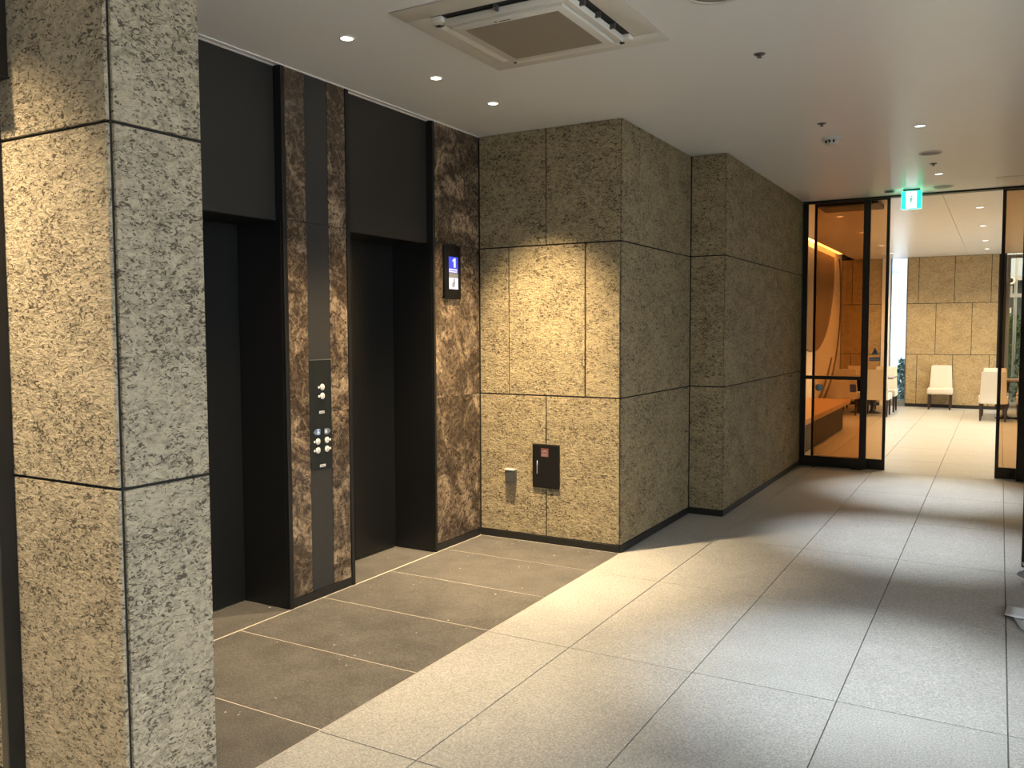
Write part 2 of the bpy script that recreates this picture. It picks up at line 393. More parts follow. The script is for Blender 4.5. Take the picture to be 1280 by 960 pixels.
# doors 1 and 2
def elevator(n, y0, y1):
    d = struct(box('door_%d' % n, (-3.955, y0+.001, 2.087), (FX-.045, y1-.001, ZC-.001), M_HEAD), label='black elevator doorway, %s one' % ('nearer' if n == 1 else 'farther'), cat='elevator')
    ym = y0+.40
    box('door_leaf', (-3.66, y0+.003, .006), (-3.63, ym, 2.083), M_DOOR, d, .001)
    box('door_leaf', (-3.652, ym+.002, .006), (-3.622, y1-.003, 2.083), M_DOOR, d, .001)
    for s, (a, b) in enumerate(((y0-.002, y0+.002), (y1-.002, y1+.002))):
        box('jamb_lining', (-3.62, a, .001), (FX-.013, b, 2.085), M_BLACK, d)
    box('head_lining', (-3.95, y0+.003, 2.084), (FX-.046, y1-.003, 2.0865), M_BLACK, d)
    box('door_sill', (-3.70, y0+.004, -.004), (-3.616, y1-.004, .0025), M_SILL, d)
    box('ceiling_trim', (FX-.0445, y0+.002, ZC-.005), (FX-.035, y1-.002, ZC-.0005), M_TRIM, d)
elevator(1, 2.498, 3.331); elevator(2, 3.867, 4.701)

# ---- baseboards
def skirting(name, lo, hi): return struct(box(name, lo, hi, M_BASE, None, .001), 'black skirting along the wall foot', 'baseboard')
skirting('baseboard_left', (FX-TH, 3.361, .0005), (FX+.004, 3.838, .048))
skirting('baseboard_left', (FX-TH, 4.723, .0005), (FX+.004, 5.279, .048))
skirting('baseboard_end', (FX+.006, YE+.001, .0005), (XW-TH-.001, YE+TH-.001, .048))
skirting('baseboard_corridor', (XW-TH+.001, YE+TH, .0005), (XW-.001, Y2-.001, .048))
skirting('baseboard_return', (XW+.001, Y2+.001, .0005), (X2-TH-.001, Y2+TH-.001, .048))
skirting('baseboard_passage', (X2-TH+.001, Y2+TH, .0005), (X2-.001, 9.70, .048))
skirting('baseboard_front', (-4.98, 1.550, .0005), (-2.183-TH, 1.560, .048))

# ---- right side of the corridor and the entrance behind the camera
wall_r = struct(box('wall_right', (.158, 6.20, 0), (2.6, 6.30, ZC), M_BOX), 'dark bronze panel edge at the right side of the corridor', 'wall')
struct(box('wall_right', (.95, 6.30, 0), (2.6, 9.68, ZC), M_PLASTER), 'pale corridor wall hidden behind the dark bronze panel', 'wall')
struct(box('wall_back', (-5, -3.4, 0), (2.6, -3.2, ZC), M_PLASTER), 'pale wall behind the camera', 'wall')
struct(box('wall_west', (-5.2, -3.4, 0), (-5, 1.876, ZC), M_PLASTER), 'pale wall far left of the hall', 'wall')
def glazed(name, x0, x1, y0, y1, z0, z1, nm, frame=.05, dep=.06, mt=None, label='', gm=None):
    """glazed opening in a vertical plane along X (y0==y1) or along Y (x0==x1)"""
    mt = mt or M_WINF; gm = gm or M_CLEAR
    al = 'y' if abs(x1-x0) < 1e-6 else 'x'
    L0, L1 = (y0, y1) if al == 'y' else (x0, x1)
    def bb(nm_, a, b, za, zb, m_, t, par):
        if al == 'y': return box(nm_, (x0-t/2, a, za), (x0+t/2, b, zb), m_, par)
        return box(nm_, (a, y0-t/2, za), (b, y0+t/2, zb), m_, par)
    w = struct(bb(name, L0, L1, z0, z0+frame, mt, dep, None), label, 'window')
    bb('window_frame', L0, L1, z1-frame, z1, mt, dep, w)
    st = (L1-L0)/nm
    for k in range(nm+1):
        c = L0+st*k; a, b = max(L0, c-frame/2), min(L1, c+frame/2)
        if k == 0: b = L0+frame
        if k == nm: a = L1-frame
        bb('mullion', a, b, z0+frame, z1-frame, mt, dep, w)
        if k < nm: bb('glass_pane', c+frame/2+(frame/2 if k == 0 else 0), c+st-frame/2-(frame/2 if k == nm-1 else 0), z0+frame, z1-frame, gm, .010, w)
    return w
struct(box('wall_daylight_stop', (2.50, 4.2, 0), (2.6, 6.195, ZC), M_PLASTER), 'unseen pale wall added to cut daylight beyond the entrance glazing', 'wall')  # unseen; added to shorten the glazing and keep daylight off the corridor walls
glazed('window_3', 2.57, 2.57, -3.19, 4.195, 0.0, ZC-.005, 4, label='tall entrance glazing at the right of the camera')

# ---- glass partition between corridor and lounge
def bronze_rect(par, y, x0, x1, z0, z1, st_l, st_r, rail_b, rail_t, name='glass_pane', mid=None, th=.03):
    box('stile', (x0, y-th/2, z0), (x0+st_l, y+th/2, z1), M_FRAME, par); box('stile', (x1-st_r, y-th/2, z0), (x1, y+th/2, z1), M_FRAME, par)
    box('bottom_rail', (x0+st_l, y-th/2, z0), (x1-st_r, y+th/2, z0+rail_b), M_FRAME, par)
    box('top_rail', (x0+st_l, y-th/2, z1-rail_t), (x1-st_r, y+th/2, z1), M_FRAME, par)
    if mid:
        box('mid_rail', (x0+st_l, y-th/2, mid[0]), (x1-st_r, y+th/2, mid[1]), M_FRAME, par)
        box(name, (x0+st_l, y-.005, z0+rail_b), (x1-st_r, y+.005, mid[0]), M_TINT, par)
        box(name, (x0+st_l, y-.005, mid[1]), (x1-st_r, y+.005, z1-rail_t), M_TINT, par)
    else: box(name, (x0+st_l, y-.005, z0+rail_b), (x1-st_r, y+.005, z1-rail_t), M_TINT, par)
win_fix = struct(box('window_1', (X2+.002, YG-.03, ZC-.018), (2.55, YG+.07, ZC-.001), M_FRAME), 'fixed bronze glass screen with mid rail beside the lounge opening', 'window')
bronze_rect(win_fix, YG, X2+.002, -1.215, .004, ZC-.019, .050, .068, .112, .01, mid=(.962, 1.0))
box('floor_foot', (-1.76, YG-.05, .0005), (-1.72, YG-.016, .018), M_FRAME, win_fix); box('floor_foot', (-1.36, YG-.05, .0005), (-1.245, YG-.016, .022), M_FRAME, win_fix)
door3 = struct(empty('door_3', (-1.4, YG+.05, 0)), 'bronze glass sliding door slid open behind the fixed screen', 'door')
bronze_rect(door3, YG+.045, -1.787, -1.032, .004, ZC-.020, .026, .030, .112, .01)
lathe('lock', [(0, .006), (.014, .006), (.02, 0)], M_BASE, door3, (-1.185, YG+.028, .066), 16, '-y')
door4 = struct(empty('door_4', (.35, YG+.05, 0)), 'bronze glass sliding door at the right edge of the opening', 'door')
bronze_rect(door4, YG+.045, -.012, .742, .004, ZC-.020, .032, .030, .112, .01)
lathe('lock', [(0, .006), (.014, .006), (.02, 0)], M_BASE, door4, (.118, YG+.028, .062), 16, '-y')
win5 = struct(box('window_5', (.172, YG-.05, .001), (.25, YG+.02, ZC-.019), M_FRAME), 'fixed bronze glass beside the right sliding door', 'window')
box('glass_pane', (.25, YG-.006, .1), (2.55, YG+.004, ZC-.019), M_TINT, win5); box('bottom_rail', (.25, YG-.02, .004), (2.55, YG+.02, .1), M_FRAME, win5)
# stickers on the glass: parts of the panes' screens
prism('warning_triangle', [(-.035, 0), (.035, 0), (.003, .07), (-.003, .07)], .001, M_STK, door3, (-1.150, YG+.039, 1.235))
prism('warning_mark', [(-.006, .018), (.006, .018), (.003, .055), (-.003, .055)], .001, M_BASE, door3, (-1.150, YG+.0375, 1.235))
box('sticker', (-1.205, YG+.038, 1.168), (-1.098, YG+.039, 1.205), M_STK, door3)
box('sticker', (-1.197, YG+.0365, 1.178), (-1.106, YG+.0378, 1.190), M_STK2, door3)
lathe('sticker', [(0, .002), (.04, .002), (.04, 0)], M_STK2, win_fix, (-1.705, YG-.006, .872), 20, '-y')
box('sticker', (-1.387, YG-.008, .832), (-1.325, YG-.006, .915), M_STK3, win_fix)

struct(box('trim_3', (X2-.21, 9.716, 0), (X2+.0015, YG+.075, ZC), M_FRAME), 'dark jamb post between the stone wall and the glass screen', 'trim')
# ---- lounge shell
YF = 18.25
wall_far = struct(box('wall_far', (-1.585, YF+TH, 0), (.075, YF+.25, ZC+.25), M_CORE), 'far lounge wall clad in warm stone panels', 'wall')
ZRF = [.06, 1.02, 2.00, ZC]
def rows_f(x0, x1, cuts):
    for r in range(3):
        e = [x0]+[c for c in cuts[r] if x0+.02 < c < x1-.02]+[x1]
        for a, b in zip(e, e[1:]): stone_x(wall_far if x0 > -1.9 else wall_fl, YF, a, b, ZRF[r], ZRF[r+1], M_STONE_L)
odd = [-2.592, -1.99, -1.39, -.772, -.165]; even = [-2.29, -1.69, -1.078, -.468]
rows_f(-1.583, -.045, (odd, even, odd))
wall_fl = struct(box('wall_far_left', (-2.80, YF+TH, 0), (-1.99, YF+.25, ZC+.25), M_CORE), 'far lounge wall to the left of the slit window', 'wall')
rows_f(-2.795, -2.045, (odd, even, odd))
box('corner_post', (-.045, YF-.001, 0), (.078, YF+TH, ZC-.001), M_BOX, wall_far)
struct(box('trim_1', (-2.04, YF-.01, 0), (-1.895, YF+.25, ZC), M_TRIM), 'white jamb of the slit window', 'trim')
skirting('baseboard_far', (-1.58, YF-.006, .0005), (-.046, YF+TH-.001, .055)); skirting('baseboard_far_left', (-2.79, YF-.006, .0005), (-2.045, YF+TH-.001, .055))
wall_ll = struct(box('wall_lounge_left', (-3.0, 9.55, 0), (-2.80, YF+.25, ZC+.25), M_PLASTER), 'pale lounge side wall with a round relief', 'wall')
struct(box('wall_lounge_near', (-2.80, 9.55, 0), (X2-.212, 9.70, ZC), M_PLASTER), 'pale return behind the corridor wall', 'wall')
# round relief: dark disc (cut by the ceiling) and thin arcs
pts = []
for k in range(64):
    a = 2*math.pi*k/64; pts.append((15.25+1.98*math.cos(a), min(ZC-.02, 2.62+1.50*math.sin(a))))
q = []
for p in pts:
    if not q or (abs(p[0]-q[-1][0])+abs(p[1]-q[-1][1])) > .01: q.append(p)
relief = prism('wall_relief', q, .03, M_DISC, None, (-2.80, 0, 0), 'yz'); tag(relief, 'large round brown relief disc on the lounge side wall under the cove light', 'wall art')
def arc(cy, cz, ry, rz, a0, a1, w):
    bm = bmesh.new(); N = 40; last = None
    for k in range(N+1):
        a = R(a0+(a1-a0)*k/N); c, s = math.cos(a), math.sin(a); ring = []
        for (d, t) in ((0, 0), (w, 0), (w, .02), (0, .02)):
            ring.append(bm.verts.new((t, cy+(ry+d)*c, min(ZC-.01, cz+(rz+d)*s))))
        if last:
            for i in range(4): bm.faces.new((last[i], last[(i+1) % 4], ring[(i+1) % 4], ring[i]))
        last = ring
    bmesh.ops.recalc_face_normals(bm, faces=bm.faces)
    mesh_obj('relief_arc', bm, M_DISC, wall_ll, (-2.80, 0, 0))
arc(15.6, 2.05, 2.53, 1.9, -75, 30, .05); arc(14.9, 2.3, 2.9, 2.15, -82, -38, .05)
struct(box('wall_lounge_right', (2.6, 9.7, 0), (2.8, 13.0, ZC), M_PLASTER), 'pale lounge side wall at the right', 'wall')
glazed('window_6', 2.65, 2.65, 13.0, YF+.2, 0, ZC, 4, label='tall glazing at the right side of the lounge')
glazed('window_2', -1.895, -1.585, YF+.12, YF+.12, .10, ZC+.02, 1, .022, .06, label='tall slit window in the far lounge wall beside the white jamb')
struct(box('trim_2', (-1.895, YF+.02, 0), (-1.585, YF+.22, .10), M_WINF), 'grey sill under the slit window', 'trim')
glazed('window_4', .080, 2.6, YF+.10, YF+.10, .03, ZC-.02, 3, .06, .08, label='large far lounge window at the right looking onto the street')
struct(box('ceiling_edge', (-2.0, YF, ZC+.15), (2.6, YF+.3, ZC+.25), M_PAINT), 'ceiling edge above the far windows', 'ceiling')

# ================================================================== THINGS
# ---- downlights
def downlight(name, x, y, r, led, label, group, power, col, deg, blend, lenses=True, aim=None):
    e = empty(name, (x, y, ZC), label, 'downlight', group)
    lathe('trim_ring', [(r, 0), (r*1.25, 0), (r*1.22, -.004), (r, -.004), (r, 0)], M_TRIM, e, (x, y, ZC-.0003), 28)
    lathe('diffuser', [(0, -.002), (r*.98, -.002), (r*.98, -.0005), (0, -.0005)], led, e, (x, y, ZC), 24)
    if lenses:
        for k in range(3):
            a = k*2.094+.5
            lathe('lens', [(0, -.006), (r*.26, -.005), (r*.32, -.002)], led, e, (x+r*.45*math.cos(a), y+r*.45*math.sin(a), ZC), 12)
    spot('lamp', (x, y, ZC-.012), power, col, deg, blend, e, aim)
    return e
for y, k_, deg_, bl_, aim_, lab in ((1.02, 1.7, 94, 1.0, None, 'warm recessed downlight in front of the near stone pier'), (2.47, .75, 70, .6, None, 'warm recessed downlight in front of the nearer elevator'),
        (3.209, 1.0, 70, .6, None, 'warm lit recessed downlight nearest the camera, left of the air conditioner'), (3.947, 1.0, 70, .6, None, 'warm lit recessed downlight, middle of the row before the elevators'),
        (4.555, 3.3, 72, 1.0, (-2.70, 5.15, 0), 'warm lit recessed downlight closest to the stone end wall')):
    downlight('downlight', -2.73, y, .030, M_LED, lab, 'warm downlights before the elevators', P_WARM*k_, WARM, deg_, bl_, True, aim_)
for y, lab in ((1.75, 'neutral corridor downlight nearest the entrance'), (3.85, 'neutral corridor downlight abreast of the elevators'), (6.53, 'neutral recessed downlight in the corridor ceiling, nearer of the two by the exit sign'),
               (8.608, 'neutral recessed downlight in the corridor ceiling just before the exit sign')):
    downlight('downlight', -.515, y, .034, M_LEDC, lab, 'neutral downlights along the corridor', P_CORRIDOR, NEUTRAL, 44, 1.0, False)
for x, side in ((-1.75, 'behind the left bronze glass'), (-.24, 'in the opening'), (1.3, 'at the right')):
    for y, far in ((11.2, 'nearest'), (13.19, 'second nearest'), (15.4, 'third nearest'), (17.0, 'farthest')):
        downlight('downlight', x, y, .04, M_LEDC, 'recessed lounge downlight %s, %s in its row' % (side, far), 'lounge downlights', P_LOUNGE, LOUNGE, 130, .6, False)

# ---- ceiling devices
def ring(name, x, y, r, label, cat, group=None):
    e = empty(name, (x, y, ZC), label, cat, group)
    lathe('rim', [(r*.86, 0), (r, 0), (r, -.004), (r*.86, -.006), (r*.86, 0)], M_WHITE, e, (x, y, ZC-.0003), 32)
    lathe('grille', [(0, -.003), (r*.85, -.003), (r*.85, -.0005), (0, -.0005)], M_GRIL2, e, (x, y, ZC), 32)
ring('ceiling_speaker', -1.05, 3.54, .135, 'round grey ceiling speaker cut off by the top of the picture', 'speaker')
ring('ceiling_speaker', -.517, 7.568, .085, 'small round ceiling speaker between the two corridor downlights', 'speaker')
ring('ceiling_speaker', -.522, 9.392, .10, 'round ceiling ring just right of the exit sign', 'speaker')
def sprinkler(x, y, label):
    e = empty('sprinkler', (x, y, ZC), label, 'sprinkler', 'ceiling sprinklers')
    lathe('plate', [(0, -.006), (.022, -.006), (.03, -.0005)], M_GREYMET, e, (x, y, ZC), 20)
    lathe('nozzle', [(0, -.020), (.012, -.019), (.012, -.016), (.006, -.014), (.006, -.006)], M_GREYMET, e, (x, y, ZC), 16)
sprinkler(-1.093, 4.44, 'small grey sprinkler head nearest the camera, right of the air conditioner')
sprinkler(-1.084, 6.12, 'small grey sprinkler head just before the smoke detector')
sprinkler(-.526, 8.06, 'small grey sprinkler head near the exit sign')
e = empty('smoke_detector', (-1.102, 6.62, ZC), 'white dome smoke detector on the corridor ceiling', 'smoke detector')
lathe('base', [(0, -.018), (.066, -.018), (.07, -.012), (.07, -.0005)], M_WHITE, e, (-1.102, 6.62, ZC), 28)
lathe('sensor_chamber', [(0, -.052), (.03, -.052), (.046, -.042), (.05, -.018), (0, -.018)], M_WHITE, e, (-1.102, 6.62, ZC), 24)
for k in range(3):
    a = -2.3+k*.6
    box('vent_slot', (-1.102+.047*math.cos(a)-.006, 6.62+.047*math.sin(a)-.006, ZC-.039), (-1.102+.047*math.cos(a)+.006, 6.62+.047*math.sin(a)+.006, ZC-.020), M_SLOT_SHADE, e)
e = empty('door_sensor', (-1.0, 9.40, ZC), 'small white motion sensor on the ceiling left of the exit sign', 'sensor')
box('housing', (-1.05, 9.36, ZC-.028), (-.95, 9.43, ZC-.0005), M_WHITE, e, .008, 2); box('window', (-1.03, 9.357, ZC-.022), (-.97, 9.3605, ZC-.010), M_GREYMET, e)

# ---- exit sign
ex, ey = -.800, 9.40
e = empty('exit_sign', (ex, ey, ZC), 'green glowing exit sign hanging from the ceiling before the glass doors', 'exit sign')
box('bracket', (ex-.075, ey-.018, ZC-.020), (ex+.075, ey+.022, ZC-.0005), M_GREYMET, e)
body = box('light_box', (ex-.090, ey-.022, ZC-.195), (ex+.090, ey+.022, ZC-.021), M_EXT, e, .004)
box('sign_face', (ex-.088, ey-.0245, ZC-.192), (ex+.088, ey-.0225, ZC-.024), M_EXG, body)
box('door_pictogram', (ex-.048, ey-.0260, ZC-.190), (ex+.048, ey-.0247, ZC-.026), M_EXW, body)
bm = bmesh.new()
def limb(a, b, w):
    d = Vector((b[0]-a[0], 0, b[1]-a[1])).normalized(); n = Vector((-d.z, 0, d.x))*w/2
    A, B = Vector((a[0], 0, a[1])), Vector((b[0], 0, b[1]))
    vs = [bm.verts.new(p+Vector((0, t, 0))) for t in (0, -.001) for p in (A-n, B-n, B+n, A+n)]
    for f in ((0, 1, 2, 3), (4, 5, 6, 7), (0, 1, 5, 4), (1, 2, 6, 5), (2, 3, 7, 6), (3, 0, 4, 7)): bm.faces.new([vs[i] for i in f])
for a, b, w in (((0, .012), (-.004, -.02), .016), ((0, .008), (-.02, -.004), .007), ((.002, .008), (.016, -.006), .007), ((-.004, -.018), (.01, -.034), .009), ((.01, -.034), (.006, -.052), .008),
                ((-.006, -.018), (-.014, -.038), .009), ((-.014, -.038), (-.028, -.044), .008), ((-.001, .018), (.009, .030), .014)): limb(a, b, w)
bmesh.ops.recalc_face_normals(bm, faces=bm.faces)
mesh_obj('running_figure', bm, M_FIG, body, (ex, ey-.0262, ZC-.10))

# ---- air conditioner cassette
ax, ay = -1.885, 3.525
ac = empty('air_conditioner', (ax, ay, ZC), 'white four way air conditioner cassette set in the ceiling', 'air conditioner')
def bx(name, x0, x1, y0, y1, z0, z1, mt, par=None, bev=.004): return box(name, (ax+x0, ay+y0, ZC+z0), (ax+x1, ay+y1, ZC+z1), mt, par or ac, bev, 2 if bev else 1)
H = .475
bx('outer_frame', -H, H, -H, -.345, -.005, -.0005, M_WHITE); bx('outer_frame', -H, H, .345, H, -.005, -.0005, M_WHITE)
bx('outer_frame', -H, -.345, -.345, .345, -.005, -.0005, M_WHITE); bx('outer_frame', .345, H, -.345, .345, -.005, -.0005, M_WHITE)
bx('slot_shade_sheet', -.345, .345, -.345, .345, -.004, -.0008, M_SLOT_SHADE, None, 0)  # flat dark sheet painting the shaded depth of the open air outlets
cp = bx('centre_panel', -.275, .275, -.275, .275, -.046, -.004, M_WHITE)
bx('grille_surround', -.305, .305, -.305, .305, -.030, -.005, M_WHITE)
bx('filter_grille', -.232, .232, -.232, .232, -.0475, -.0455, M_GRILLE, cp, 0)
def flap(cx, cy, w, d, z, rx=0, ry=0, curved=False):
    if not curved:
        o = bx('air_flap', cx-w/2, cx+w/2, cy-d/2, cy+d/2, z-.003, z+.003, M_WHITE, None, .002); o.rotation_euler = (rx, ry, 0); return o
    L_, D_ = max(w, d), min(w, d); N = 8; bm = bmesh.new(); prev = None          # bowed vane, closed over its slot
    for k in range(N+1):
        a = -1+2*k/N; r_ = [bm.verts.new((x, a*D_/2, -.020*(1-a*a)+t)) for x in (-L_/2, L_/2) for t in (0, .004)]
        if prev:
            for q in ((0, 1), (1, 3), (3, 2), (2, 0)): bm.faces.new((prev[q[0]], prev[q[1]], r_[q[1]], r_[q[0]]))
        else: bm.faces.new((r_[0], r_[1], r_[3], r_[2]))
        prev = r_
    bm.faces.new((prev[0], prev[1], prev[3], prev[2])); bmesh.ops.recalc_face_normals(bm, faces=bm.faces)
    o = mesh_obj('air_flap', bm, M_WHITE, ac, (ax+cx, ay+cy, ZC+z)); o.rotation_euler = (rx, ry, R(90) if d > w else 0); return o
flap(0, -.312, .58, .026, -.026, R(-78)); flap(.312, 0, .026, .58, -.026, 0, R(-78))
flap(0, .335, .56, .075, -.016, curved=True); flap(-.335, 0, .075, .56, -.016, curved=True)
for x_, y_ in ((-.335, -.292), (-.335, .288), (-.292, .335), (.288, .335)): bx('hinge_gap_shade', x_-.010, x_+.010, y_-.006, y_+.006, -.030, -.012, M_SLOT_SHADE, None, 0)  # dark blocks painting the shade in the gaps at the flap ends
for sx in (-1, 1):
    for sy in (-1, 1): bx('corner_block', *sorted((sx*.285, sx*.344)), *sorted((sy*.285, sy*.344)), -.026, -.004, M_WHITE)
bx('slot_vane', -.02, -.008, -.345, -.306, -.03, -.005, M_GREYMET, None, 0)
for k in range(3): bx('slot_vane', .31, .34, -.2+.16*k, -.19+.16*k, -.03, -.005, M_GREYMET, None, 0)
prism('logo_mark', [(-.008, 0), (.008, 0), (0, .011)], .001, M_BASE, cp, (ax-.062, ay-.25, ZC-.0462), 'xz').rotation_euler.x = R(90)
bx('logo_text', -.045, .012, -.253, -.246, -.0467, -.0455, M_BASE, cp, 0)
e = empty('air_conditioner', (-1.40, 10.25, ZC), 'dark air conditioner cassette on the lounge ceiling behind the bronze glass', 'air conditioner')
box('frame', (-1.78, 9.86, ZC-.05), (-1.16, 10.40, ZC-.0005), M_FRAME, e); box('grille', (-1.70, 9.93, ZC-.054), (-1.24, 10.33, ZC-.05), M_GREYMET, e)

# ---- call panel on the steel strip
cpn = empty('call_panel', (FX, 3.605, 1.04), 'black elevator call panel with six white buttons on the marble pier', 'control panel')
box('faceplate', (FX-.011, 3.5155, .734), (FX+.002, 3.6865, 1.342), plain('call_panel_black', (.010, .013, .013), .35), cpn, .001)
box('top_edge', (FX+.0005, 3.5155, 1.3422), (FX+.0025, 3.6865, 1.346), M_SILL, cpn)
def button(y, z, tab, up):
    b = lathe('button', [(0, .006), (.014, .006), (.0175, .003), (.0175, 0)], M_BTN, cpn, (FX+.002, y, z), 24, 'x')
    box('braille_tab', (FX+.002, y+tab*.027-.006, z-.006), (FX+.004, y+tab*.027+.006, z+.006), M_BTN, b, .0008)
    s = 1 if up else -1
    prism('arrow_mark', [(-.005, -.003*s), (.005, -.003*s), (0, .005*s)], .0006, M_MARK, b, (FX+.008, y, z), 'yz')
button(3.612, 1.190, -1, True); button(3.612, 1.140, -1, False)
button(3.570, .888, -1, True); button(3.570, .838, -1, False); button(3.643, .889, 1, True); button(3.643, .839, 1, False)
for z, w in ((1.050, .042), (.748, .046)):
    l = box('nameplate', (FX+.002, 3.606-w/2, z-.007), (FX+.003, 3.606+w/2, z+.007), M_LABEL, cpn)
    for k in range(5): box('letter', (FX+.003, 3.606-w/2+.006+k*.0068, z-.003), (FX+.0034, 3.606-w/2+.010+k*.0068, z+.003), M_GREYMET, l)
sq = box('wheelchair_sign', (FX+.002, 3.558, .924), (FX+.003, 3.590, .958), M_BLUE, cpn)
prism('arrow', [(3.556, .924), (3.556, .958), (3.534, .941)], .001, M_BLUEGREY, cpn, (FX+.002, 0, 0), 'yz')
lathe('head', [(0, .0006), (.004, .0006), (.004, 0)], M_BTN, sq, (FX+.003, 3.572, .953), 12, 'x')
box('torso', (FX+.003, 3.570, .939), (FX+.0036, 3.574, .949), M_BTN, sq); box('thigh', (FX+.003, 3.570, .937), (FX+.0036, 3.582, .941), M_BTN, sq)
lathe('wheel', [(.006, .0006), (.009, .0006), (.009, 0), (.006, 0), (.006, .0006)], M_BTN, sq, (FX+.003, 3.574, .935), 18, 'x')
sq2 = box('grey_sign', (FX+.002, 3.624, .922), (FX+.003, 3.654, .956), M_BLUEGREY, cpn)
prism('arrow', [(3.656, .922), (3.656, .956), (3.678, .939)], .001, M_BLUEGREY, cpn, (FX+.002, 0, 0), 'yz')
box('white_mark', (FX+.003, 3.629, .930), (FX+.0036, 3.645, .948), M_LABEL, sq2)

# ---- floor indicator
ind = empty('floor_indicator', (FX, 4.915, 1.9), 'black wall display with blue screen showing the number 1', 'display')
box('housing', (FX+.0005, 4.815, 1.722), (FX+.022, 5.010, 2.085), M_HOUSE, ind, .004, 2)
X1 = FX+.022
sb = box('screen_top', (X1, 4.860, 1.900), (X1+.001, 4.972, 2.008), M_SKYBLUE, ind)
prism('digit', [(4.918, 1.936), (4.942, 1.936), (4.942, 2.000), (4.924, 2.000), (4.902, 1.984), (4.902, 1.974), (4.918, 1.981)], .0006, M_SCRW, sb, (X1+.001, 0, 0), 'yz')
st = box('caption_strip', (X1+.001, 4.862, 1.902), (X1+.0016, 4.958, 1.926), M_SCRW, sb)
for k in range(7): box('letter', (X1+.0016, 4.868+k*.0125, 1.908), (X1+.002, 4.876+k*.0125, 1.920), M_SKYBLUE, sb)
box('screen_middle', (X1, 4.862, 1.868), (X1+.001, 4.972, 1.898), M_SCRG, ind)
sw = box('screen_bottom', (X1, 4.862, 1.788), (X1+.001, 4.972, 1.866), M_SCRW, ind)
prism('picture_shape', [(4.90, 1.80), (4.925, 1.80), (4.935, 1.83), (4.93, 1.862), (4.918, 1.862), (4.915, 1.84), (4.897, 1.825)], .0006, M_SCRGREY, sw, (X1+.001, 0, 0), 'yz')

# ---- fire cabinet and foot lamp on the end wall
cab = empty('utility_cabinet', (-2.744, YE, .55), 'small black utility cabinet door with red label on the stone end wall', 'cabinet')
box('frame', (-2.850, YE-.010, .396), (-2.638, YE-.0005, .706), M_FRAME, cab, .001)
cd = box('door', (-2.846, YE-.016, .400), (-2.642, YE-.010, .702), M_BLACK, cab, .001)
h = box('handle', (-2.809, YE-.032, .497), (-2.799, YE-.024, .592), M_CHROME, cd, .003, 2)
for z in (.506, .583): box('handle_post', (-2.807, YE-.025, z-.004), (-2.801, YE-.0155, z+.004), M_CHROME, cd)
lb = box('label', (-2.779, YE-.0172, .618), (-2.720, YE-.0162, .677), M_RED, cd)
lab2 = [(-.022, .006), (-.010, .018), (.004, .022), (.014, .018), (.022, .006), (.014, .010), (.004, .014), (-.008, .010)]
prism('label_mark', lab2, .0005, M_LBW, cd, (-2.7495, YE-.0173, .642), 'xz')
for k in range(3): box('label_text', (-2.772, YE-.0178, .623+k*.007), (-2.727, YE-.0173, .626+k*.007), M_LBW, cd)
fl = empty('outlet_cover', (-3.022, YE, .46), 'small grey metal box mounted low on the stone wall left of the black cabinet', 'outlet')
box('body', (-3.056, YE-.045, .418), (-2.990, YE-.0005, .505), M_GREYMET, fl, .002); box('cover_lip', (-3.061, YE-.050, .505), (-2.985, YE-.0005, .513), M_LIP, fl, .001)
box('side_edge', (-2.990, YE-.046, .418), (-2.984, YE-.0005, .505), M_GREYMET, fl)

# ---- hooks on the corridor wall
for x, y, z, lab in ((XW, 6.60, 1.04, 'upper small metal hook on the grey stone wall near the inner corner'), (XW, 6.646, .687, 'lower small metal hook on the grey stone wall near the inner corner'),
                     (X2, 9.126, 1.02, 'upper small metal hook on the stone wall near the glass screen'), (X2, 9.075, .684, 'lower small metal hook on the stone wall near the glass screen')):
    hk = empty('wall_hook', (x, y, z), lab, 'hook', 'small hooks on the corridor wall')
    lathe('rosette', [(0, .004), (.011, .004), (.012, 0)], M_GREYMET, hk, (x+.0005, y, z), 14, 'x')
    box('arm', (x+.004, y-.004, z-.004), (x+.03, y+.004, z+.004), M_GREYMET, hk, .001); box('tip', (x+.024, y-.004, z-.003), (x+.031, y+.004, z+.016), M_GREYMET, hk, .001)

# ---- shutter rail and header box on the near pier
rail = empty('shutter_rail', (-2.735, 1.549, 0), 'dark grey vertical steel guide rail on the near stone pier', 'rail')
box('web', (-2.762, 1.505, .001), (-2.718, 1.5485, 2.27), M_RAILM, rail, .001); box('lip', (-2.718, 1.497, .001), (-2.708, 1.5485, 2.27), M_BLACK, rail, .001)
hb = empty('shutter_casing', (-3.1, 1.5, 2.3), 'dark brown steel casing high on the near stone pier at the left edge', 'casing')
box('casing_body', (-3.9, 1.44, 2.281), (-2.655, 1.5485, ZC-.001), M_BOX, hb, .002); box('bottom_plate', (-3.9, 1.435, 2.275), (-2.65, 1.5485, 2.281), M_BLACK, hb)

